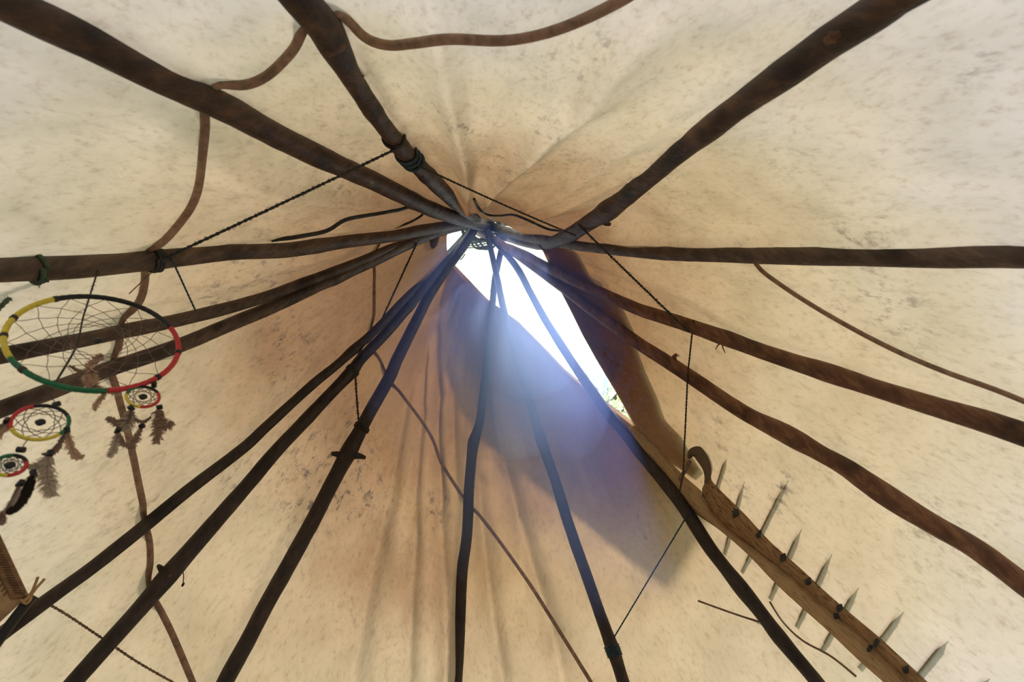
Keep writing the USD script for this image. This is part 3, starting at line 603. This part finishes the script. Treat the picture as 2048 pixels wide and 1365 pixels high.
# brown hoses / cloth ropes lying on the canvas behind the poles
def onc(pts, off): return canvas_hit(smoothpath(pts, 10), off=off)[0]
ALLP = cKDTree(np.vstack([P.vis for P in poles.values()])); ALLR = np.concatenate([P.visr for P in poles.values()])
def strip(name, pts, r, m, label, off=-.012, catg='rope'):
    X = onc(pts, off); s = np.concatenate([[0], np.cumsum(np.linalg.norm(np.diff(X, axis=0), axis=1))]); k = np.linspace(0, s[-1], int(s[-1] / .015))
    X = np.stack([np.interp(k, s, X[:, c]) for c in range(3)], 1)
    d, j = ALLP.query(X); push = np.clip((ALLR[j] + r + .03 - d) / .03, 0, 1) * .020         # squeezed in between pole and cloth
    X = X + outward(np.arctan2(X[:, 0], X[:, 1])) * push[:, None]
    K = np.exp(-np.linspace(-2, 2, 9) ** 2); K /= K.sum()
    pad = np.vstack([np.repeat(X[:1], 4, 0), X, np.repeat(X[-1:], 4, 0)]); X = np.stack([np.convolve(pad[:, c], K, 'valid') for c in range(3)], 1)
    return tag(obj(name, tube(X, r, 10, .08, len(pts)), m, None, smooth=True), label, catg)
strip('rope', [(1300,-35),(1240,2),(1160,42),(1080,70),(1000,82),(900,78),(830,86),(775,92),(725,76),(690,45),(655,42),(617,60),(580,108),(530,155),(480,175),(435,180),(418,205),(413,240),(406,300),(398,370),(382,415),(345,465),(318,492),(300,512),(290,560),(282,600),(252,640),(242,690),(228,740),(236,790),(252,850),(268,920),(282,990),(297,1060),(301,1120),(300,1170),(318,1215),(345,1270),(385,1365),(400,1400)], .0115, 'hose_brown', 'long brown rope running along the upper canvas and down the left side')
strip('rope', [(1495,520),(1530,548),(1600,596),(1700,655),(1800,706),(1900,748),(1980,776),(2060,808)], .0075, 'hose_brown', 'thin brown rope sagging on the right canvas between the level and reddish poles')
strip('rope', [(762,488),(752,520),(749,560),(748,640),(746,690),(775,745),(800,785),(845,845),(868,885),(882,925),(920,985),(950,1020),(1000,1085),(1060,1170),(1120,1265),(1185,1370)], .0088, 'hose_brown', 'brown rope slanting across the folded canvas under the smoke hole')
strip('rope', [(545,488),(590,475),(655,462),(690,440),(760,427),(815,418),(830,422)], .0085, 'cord_dark', 'short dark wavy rope on the canvas above the level left pole', -.015)
strip('rope', [(795,462),(820,445),(850,430)], .006, 'cord_dark', 'short dark rope end between the level left pole and the thickest pole', -.012)
strip('rope', [(948,398),(958,418),(975,430),(1000,432),(1025,430),(1050,438),(1080,452),(1115,466),(1150,475)], .007, 'cord_dark', 'dark rope curving just above the pole crossing', -.012)
strip('cord', [(1392,1201),(1450,1222),(1523,1247)], .004, 'cord_brown', 'thin cord on the canvas left of the slender pole near the lacing seam', -.006, 'cord')
strip('cord', [(1536,1200),(1560,1240),(1600,1280),(1656,1309),(1690,1335),(1717,1358)], .004, 'cord_brown', 'thin drooping cord between the slender pole and the lacing seam', -.006, 'cord')

# ------------------------------------------------------------------ dreamcatcher
DN = np.array([np.cos(.0576) * np.sin(np.radians(-25)), np.cos(.0576) * np.cos(np.radians(-25)), np.sin(.0576)])
DC = at_depth([(196.3, 681.5)], 1.25)[0]; DR = 0.139 * 1.25 / 1.1
def onplane(px, off=0.0):
    d = ray(px); s = ((DC + DN * off - CAM) @ DN) / (d @ DN); return CAM + d * s[:, None]
E1 = np.cross(DN, [0, 0, 1.0]); E1 /= np.linalg.norm(E1); E2 = np.cross(E1, DN)
if E1 @ ROT[:, 0] < 0: E1 = -E1
if E2[2] < 0: E2 = -E2
dream = thing('dreamcatcher', 'dreamcatcher with a large yellow, black, red and green hoop hanging at the left', 'dreamcatcher')
def ang(px, c):
    v = onplane([px])[0] - c; return math.atan2(v @ E2, v @ E1)
def circ(c, R, a0, a1, n): a = np.linspace(a0, a1, n); return c + (np.cos(a)[:, None] * E1 + np.sin(a)[:, None] * E2) * R
def arc(c, R, p0, p1, r, m, parent, name='hoop', seed=0, label=None):
    a0 = ang(p0, c); a1 = ang(p1, c)
    if a1 <= a0: a1 += 2 * np.pi
    L = (a1 - a0) * R; k = max(int(L / (r * .9)), 12)
    X = circ(c, R, a0, a1, k); rr = r * (1 + .05 * np.sin(np.arange(k) * 2.1))      # cord wound round the hoop
    return obj(name, tube(X, rr, 10, .05, seed), m, parent, smooth=True, label=label)
hoopw = .0060
arc(DC, DR, (110, 597), (20, 717), hoopw, 'wrap_yellow', dream, label='yellow wrapped stretch of the hoop')
arc(DC, DR, (20, 717), (215, 786), hoopw, 'wrap_green', dream, label='green wrapped stretch of the hoop')
arc(DC, DR, (215, 786), (348, 655), hoopw, 'wrap_red', dream, label='red wrapped stretch of the hoop')
arc(DC, DR, (348, 655), (110, 597), hoopw, 'wrap_black', dream, label='black wrapped stretch of the hoop')
def web(c, R, n, rings, thr, m, parent, ph0=.3, shrink=.80, centre=.012):
    ms = []; a = np.arange(n) * 2 * np.pi / n + ph0
    prev = np.stack([np.cos(a), np.sin(a)], 1) * R * .97
    W = lambda p: c + p[:, :1] * E1 + p[:, 1:] * E2
    for k in range(rings):
        mid = 0.5 * (prev + np.roll(prev, -1, 0)) * (shrink + .13 * k / rings)
        for i in range(n):
            for q in (prev[i], prev[(i + 1) % n]):
                p = np.array([q, .5 * (q + mid[i]) * .985, mid[i]]); ms.append(tube(W(p), thr, 5))
        prev = mid
    o = obj('web', cat(ms), m, parent, smooth=False)
    sp = trimesh.creation.icosphere(2, 1.0); v = np.asarray(sp.vertices); v = v * (1 + .35 * (meshkit.noise(v * 3 + 9, 5) - .5))[:, None]
    sp.vertices = c + v[:, :1] * E1 * centre + v[:, 1:2] * E2 * centre + v[:, 2:] * DN * centre * .5
    obj('centre_bead', sp, 'bead_black', o, smooth=True)
    return o
web(DC, DR, 14, 8, .00075, 'web_thread', dream, .2, .83, .009)
ties = [ (110,597), (40,640), (5,672), (40,742), (315,755), (350,705)]
for p in ties:
    a = ang(p, DC); X = circ(DC, DR, a - .03, a + .03, 5); obj('thread_tie', tube(X, hoopw * 1.22, 8), 'wrap_black' if p[0] > 120 else 'web_dark', dream, smooth=True)
def bead(px, parent, s=.0058, seed=0):
    X = onplane([px])[0]; b = trimesh.creation.icosphere(1, s); b = trimesh.creation.cylinder(s, s * 2.1, sections=10); b.vertices = np.asarray(b.vertices) @ trimesh.transformations.random_rotation_matrix(np.random.default_rng(seed).random(3))[:3, :3].T + X
    return obj('bead', b, 'bead_black', parent, smooth=30)
def small(cpx, ex, cols, cuts, r):
    c = onplane([cpx])[0]; R = .5 * np.linalg.norm(onplane([ex[0]])[0] - onplane([ex[1]])[0])
    first = None
    for i in range(len(cols)):
        o = arc(c, R, cuts[i], cuts[(i + 1) % len(cuts)], r, cols[i], first if first is not None else dream, 'small_hoop' if first is None else 'wrap')
        if first is None: first = o
    w = web(c, R, 9, 4, .0008, 'web_dark', first, .5, .84, .0085)
    return c, R, first
h1 = small((286, 794), ((254, 793), (320, 795)), ['wrap_black', 'wrap_green', 'wrap_yellow', 'wrap_red'], [(319, 786), (275, 772), (255, 790), (280, 817)], .0032)
h2 = small((81, 845), ((23, 846), (140, 846)), ['wrap_black', 'wrap_red', 'wrap_yellow', 'wrap_green'], [(136, 832), (64, 808), (24, 858), (122, 872)], .0036)
h3 = small((20, 931), ((-13, 931), (53, 932)), ['wrap_green', 'wrap_yellow', 'wrap_red', 'wrap_black'], [(34, 897), (-10, 915), (12, 966), (53, 925)], .0034)
for i, p in enumerate([(308,770),(262,817),(319,815),(113,809),(14,842),(134,861),(42,900),(41,968),(236,862),(284,853),(100,908),(67,948)]): bead(p, dream, .0056, i)
def thread(pts, r=.0009, m='web_dark', par=dream): return obj('thread', tube(onplane(smoothpath(pts, 6)), r, 5), m, par, smooth=True)
thread([(318,752),(308,770)]); thread([(262,817),(258,840),(236,862)]); thread([(319,815),(296,838),(284,853)]); thread([(113,809),(100,790),(92,765)]); thread([(134,861),(118,885),(100,908)]); thread([(55,880),(48,890),(42,900)]); thread([(41,968),(56,955),(67,948)]); thread([(14,842),(2,852),(-6,858)]); thread([(41,968),(28,990),(12,1022)])
# fuzzy string from the level pole down to the hoop
A = onp('P15', (178, 545), .4, 1.1); pts = np.vstack([line(A, onplane([(165, 640)], .06)[0], .0, 5), onplane([(152, 695)], .03), onplane([(112, 764)])])
obj('hanging_string', tube(smoothpath(pts, 8), .0022, 6, .3, 3), 'cord_dark', dream, smooth=True)
fs = []
for i in range(160):
    X = pts[0] + (pts[4] - pts[0]) * rng.random(); d = rng.normal(size=3); d /= np.linalg.norm(d); fs.append(tube(X + d * np.linspace(0, 1, 3)[:, None] * rng.uniform(.003, .009), .0003, 4))
obj('string_fuzz', cat(fs), 'cord_dark', dream, smooth=False, kind='stuff')
def feather(pts, w, m, seed, fluff=.5, off=.0):
    """Quill with single barbs either side; w = half width in pixels."""
    g = np.random.default_rng(seed); X = onplane(smoothpath(pts, 9), off); n = len(X)
    sc = np.linalg.norm(onplane([pts[1]])[0] - onplane([(pts[1][0] + 10, pts[1][1])])[0]) / 10 * w * 1.55
    t, u, v = frames(X); side = np.cross(t, DN); side /= np.linalg.norm(side, axis=1, keepdims=True)
    X = X + DN * (np.sin(np.linspace(0, 3, n)) * .006)[:, None]
    V, T = [], []
    m_ = int(60 + 40 * fluff)
    for s_ in (-1, 1):
        for k in np.linspace(.06, .97, m_):
            j = min(int(k * (n - 1)), n - 2); p = X[j] + (X[j + 1] - X[j]) * (k * (n - 1) - j)
            L = sc * (np.sin(np.pi * min(k * .85 + .12, 1)) ** .6) * g.uniform(1 - .5 * fluff, 1 + .25 * fluff)
            d = side[j] * s_ * (1 - .3 * fluff * g.random()) + t[j] * (.75 + .4 * g.random() - .3 * fluff) + DN * g.normal() * .35 * fluff + side[j] * g.normal() * .25 * fluff
            bw = .0017 + .0008 * (1 - fluff); up = np.cross(d, DN); up /= np.linalg.norm(up) + 1e-9
            dr = np.array([0, 0, -1]) * L * .25 * fluff
            b = len(V); V += [p - up * bw, p + up * bw, p + d * L * .6 + up * bw * .8 + DN * .0006, p + d * L * .6 - up * bw * .8 + DN * .0006, p + d * L + dr]
            T += [(b, b + 1, b + 2), (b, b + 2, b + 3), (b + 3, b + 2, b + 4)]
    o = obj('feather', (np.array(V), np.array(T)), m, dream, smooth=False)
    obj('quill', tube(X, np.linspace(.0011, .0004, n), 5), 'feather_brown' if m != 'feather_dark' else 'feather_dark', o, smooth=True)
feather([(170,748),(182,728),(196,714),(204,708)], 8, 'feather_pink', 1, .7); feather([(170,746),(178,762),(200,776),(238,782)], 9, 'feather_pink', 2, .6); feather([(172,742),(160,738),(138,730)], 4, 'feather_brown', 3, .9)
feather([(212,776),(206,790),(194,804),(190,822)], 5, 'feather_pink', 4, .8); feather([(214,782),(228,780),(242,776)], 8, 'feather_grey', 5, .8); feather([(178,736),(186,752),(190,770)], 9, 'feather_pink', 6, .8)
feather([(262,818),(252,838),(234,842),(214,834)], 9, 'feather_brown', 7, .9); feather([(262,818),(256,842),(250,862)], 10, 'feather_grey', 8, .9); feather([(262,818),(270,834),(286,840),(304,834)], 4, 'feather_brown', 9, .7)
feather([(319,815),(322,836),(332,848),(346,844)], 11, 'feather_brown', 10, 1.0); feather([(319,815),(318,842),(316,866),(312,888)], 10, 'feather_brown', 11, 1.0)
feather([(236,862),(232,882),(226,900),(218,914)], 7, 'feather_grey', 12, .8); feather([(284,853),(274,872),(266,888),(262,912)], 6, 'feather_brown', 13, .9); feather([(238,866),(246,882),(262,894)], 5, 'feather_brown', 14, .8)
feather([(134,862),(118,888),(104,902),(84,908)], 6, 'feather_brown', 15, .7); feather([(134,862),(142,888),(152,908),(168,912)], 8, 'feather_pink', 16, .7); feather([(100,908),(94,936),(98,966),(106,994)], 15, 'feather_grey', 17, .9); feather([(100,908),(86,922),(70,930),(58,932)], 8, 'feather_grey', 21, .9)
feather([(14,842),(6,852),(-6,862),(-14,870)], 12, 'feather_pink', 18, .8); feather([(67,948),(56,975),(38,1004),(16,1028)], 10, 'feather_dark', 19, .15); feather([(41,968),(30,992),(14,1018),(4,1024)], 6, 'feather_grey', 20, .4)
feather([(4,1022),(2,1035),(-4,1048)], 8, 'feather_brown', 22, .8)

# ------------------------------------------------------------------ hide panel at the left edge
HN = CAM - at_depth([(10, 1180)], 1.5)[0]; HN[2] *= .25; HN /= np.linalg.norm(HN)
HC = at_depth([(55, 1192)], 1.45)[0]
def onhide(px, off=0.0):
    d = ray(px); s = ((HC + HN * off - CAM) @ HN) / (d @ HN); return CAM + d * s[:, None]
def slab(poly, off, d, m, name, parent, **kw):
    p = np.array(poly, float); X = onhide(p, off); n = len(p); t = np.array([(0, i, i + 1) for i in range(1, n - 1)])
    return obj(name, thick(X, t, np.repeat(HN[None], n, 0), d), m, parent, smooth=False, **kw)
hide = thing('hide_panel', 'tan hide panel with stitched dark border, laced to a dark stick at the left edge', 'panel')
slab([(55,1194),(0,1076),(-60,950),(-420,1130),(-250,1480)], 0, .010, 'hide', 'panel', hide)
b1 = [(55,1194),(-60,950),(-90,965),(22,1200)]
slab(b1, .011, .004, 'hide_border', 'border', hide, label='dark brown border strip')
for k in np.linspace(.03, .97, 44):
    p = np.array([(48, 1194)]) * (1 - k) + np.array([(-64, 958)]) * k; q = np.array([(32, 1198)]) * (1 - k) + np.array([(-80, 966)]) * k
    X = onhide(np.vstack([p, q + [0, -5]]), .0165); obj('stitch', tube(X, .0012, 5), 'hide_stitch', hide, smooth=True)
for k in np.linspace(.05, .95, 26):
    p = np.array([(22, 1200)]) * (1 - k) + np.array([(-90, 965)]) * k
    X = onhide(np.vstack([p + [-9, 4], p + [-3, -4]]), .013); obj('stitch', tube(X, .0014, 5), 'hide_stitch', hide, smooth=True)
st = onhide([(62,1196),(20,1250),(-20,1305),(-120,1440)], .01); obj('stick', tube(smoothpath(st, 8), .0125, 10, .1, 2), 'wrap_black', hide, smooth=True, label='dark stick along the lower edge')
lc = [[(45,1205),(58,1192),(66,1180),(76,1155)], [(45,1207),(60,1194),(72,1178),(89,1159)], [(40,1200),(52,1208),(62,1196),(50,1188)]]
for k, p in enumerate(lc): obj('lace', tube(smoothpath(onhide(p, .028), 8), .0034, 7, .15, k), 'lace', hide, smooth=True)

# ------------------------------------------------------------------ tree outside, seen through the smoke hole
tree = thing('tree', 'pale sunlit tree foliage showing through the lower end of the smoke hole', 'tree')
d = ray([(1190, 740)])[0]; h = np.hypot(d[0], d[1]); base = CAM + d * (9.0 / h); base[2] = 0; topz = 1.5 + d[2] / h * 9.0
k = np.linspace(0, 1, 14)[:, None]
obj('trunk', tube(base * [1, 1, 0] + np.array([0, 0, 1]) * k * (topz - .3) + .15 * np.sin(k * 5) * np.array([1, .4, 0]), np.linspace(.26, .05, 14), 10, .15, 5), 'trunk', tree, smooth=True)
br = []
for i in range(26):
    z0 = topz * rng.uniform(.35, .95); a = rng.uniform(0, 6.28); L = rng.uniform(.8, 2.2)
    kk = np.linspace(0, 1, 6)[:, None]; br.append(tube(base + [0, 0, z0] + np.array([np.cos(a), np.sin(a), .5]) * kk * L, np.linspace(.05, .012, 6), 6))
obj('branch', cat(br), 'trunk', tree, smooth=True)
N = 9000
cc = rng.normal(size=(N, 3)); cc /= np.linalg.norm(cc, axis=1, keepdims=True); cc *= rng.random((N, 1)) ** .4 * np.array([2.3, 2.3, topz * .36]); cc += base + [0, 0, topz * .64]
ax = rng.normal(size=(N, 3)); ax /= np.linalg.norm(ax, axis=1, keepdims=True); bx = np.cross(ax, rng.normal(size=(N, 3))); bx /= np.linalg.norm(bx, axis=1, keepdims=True)
L = rng.uniform(.05, .10, (N, 1)); cz = np.cross(ax, bx) * L * .15
V = np.stack([cc - ax * L, cc + bx * L * .45 + cz, cc + ax * L, cc - bx * L * .45 + cz], 1).reshape(-1, 3); i4 = np.arange(N)[:, None] * 4
obj('foliage', (V, np.vstack([i4 + [0, 1, 2], i4 + [0, 2, 3]])), 'leaf', tree, smooth=False, kind='stuff')
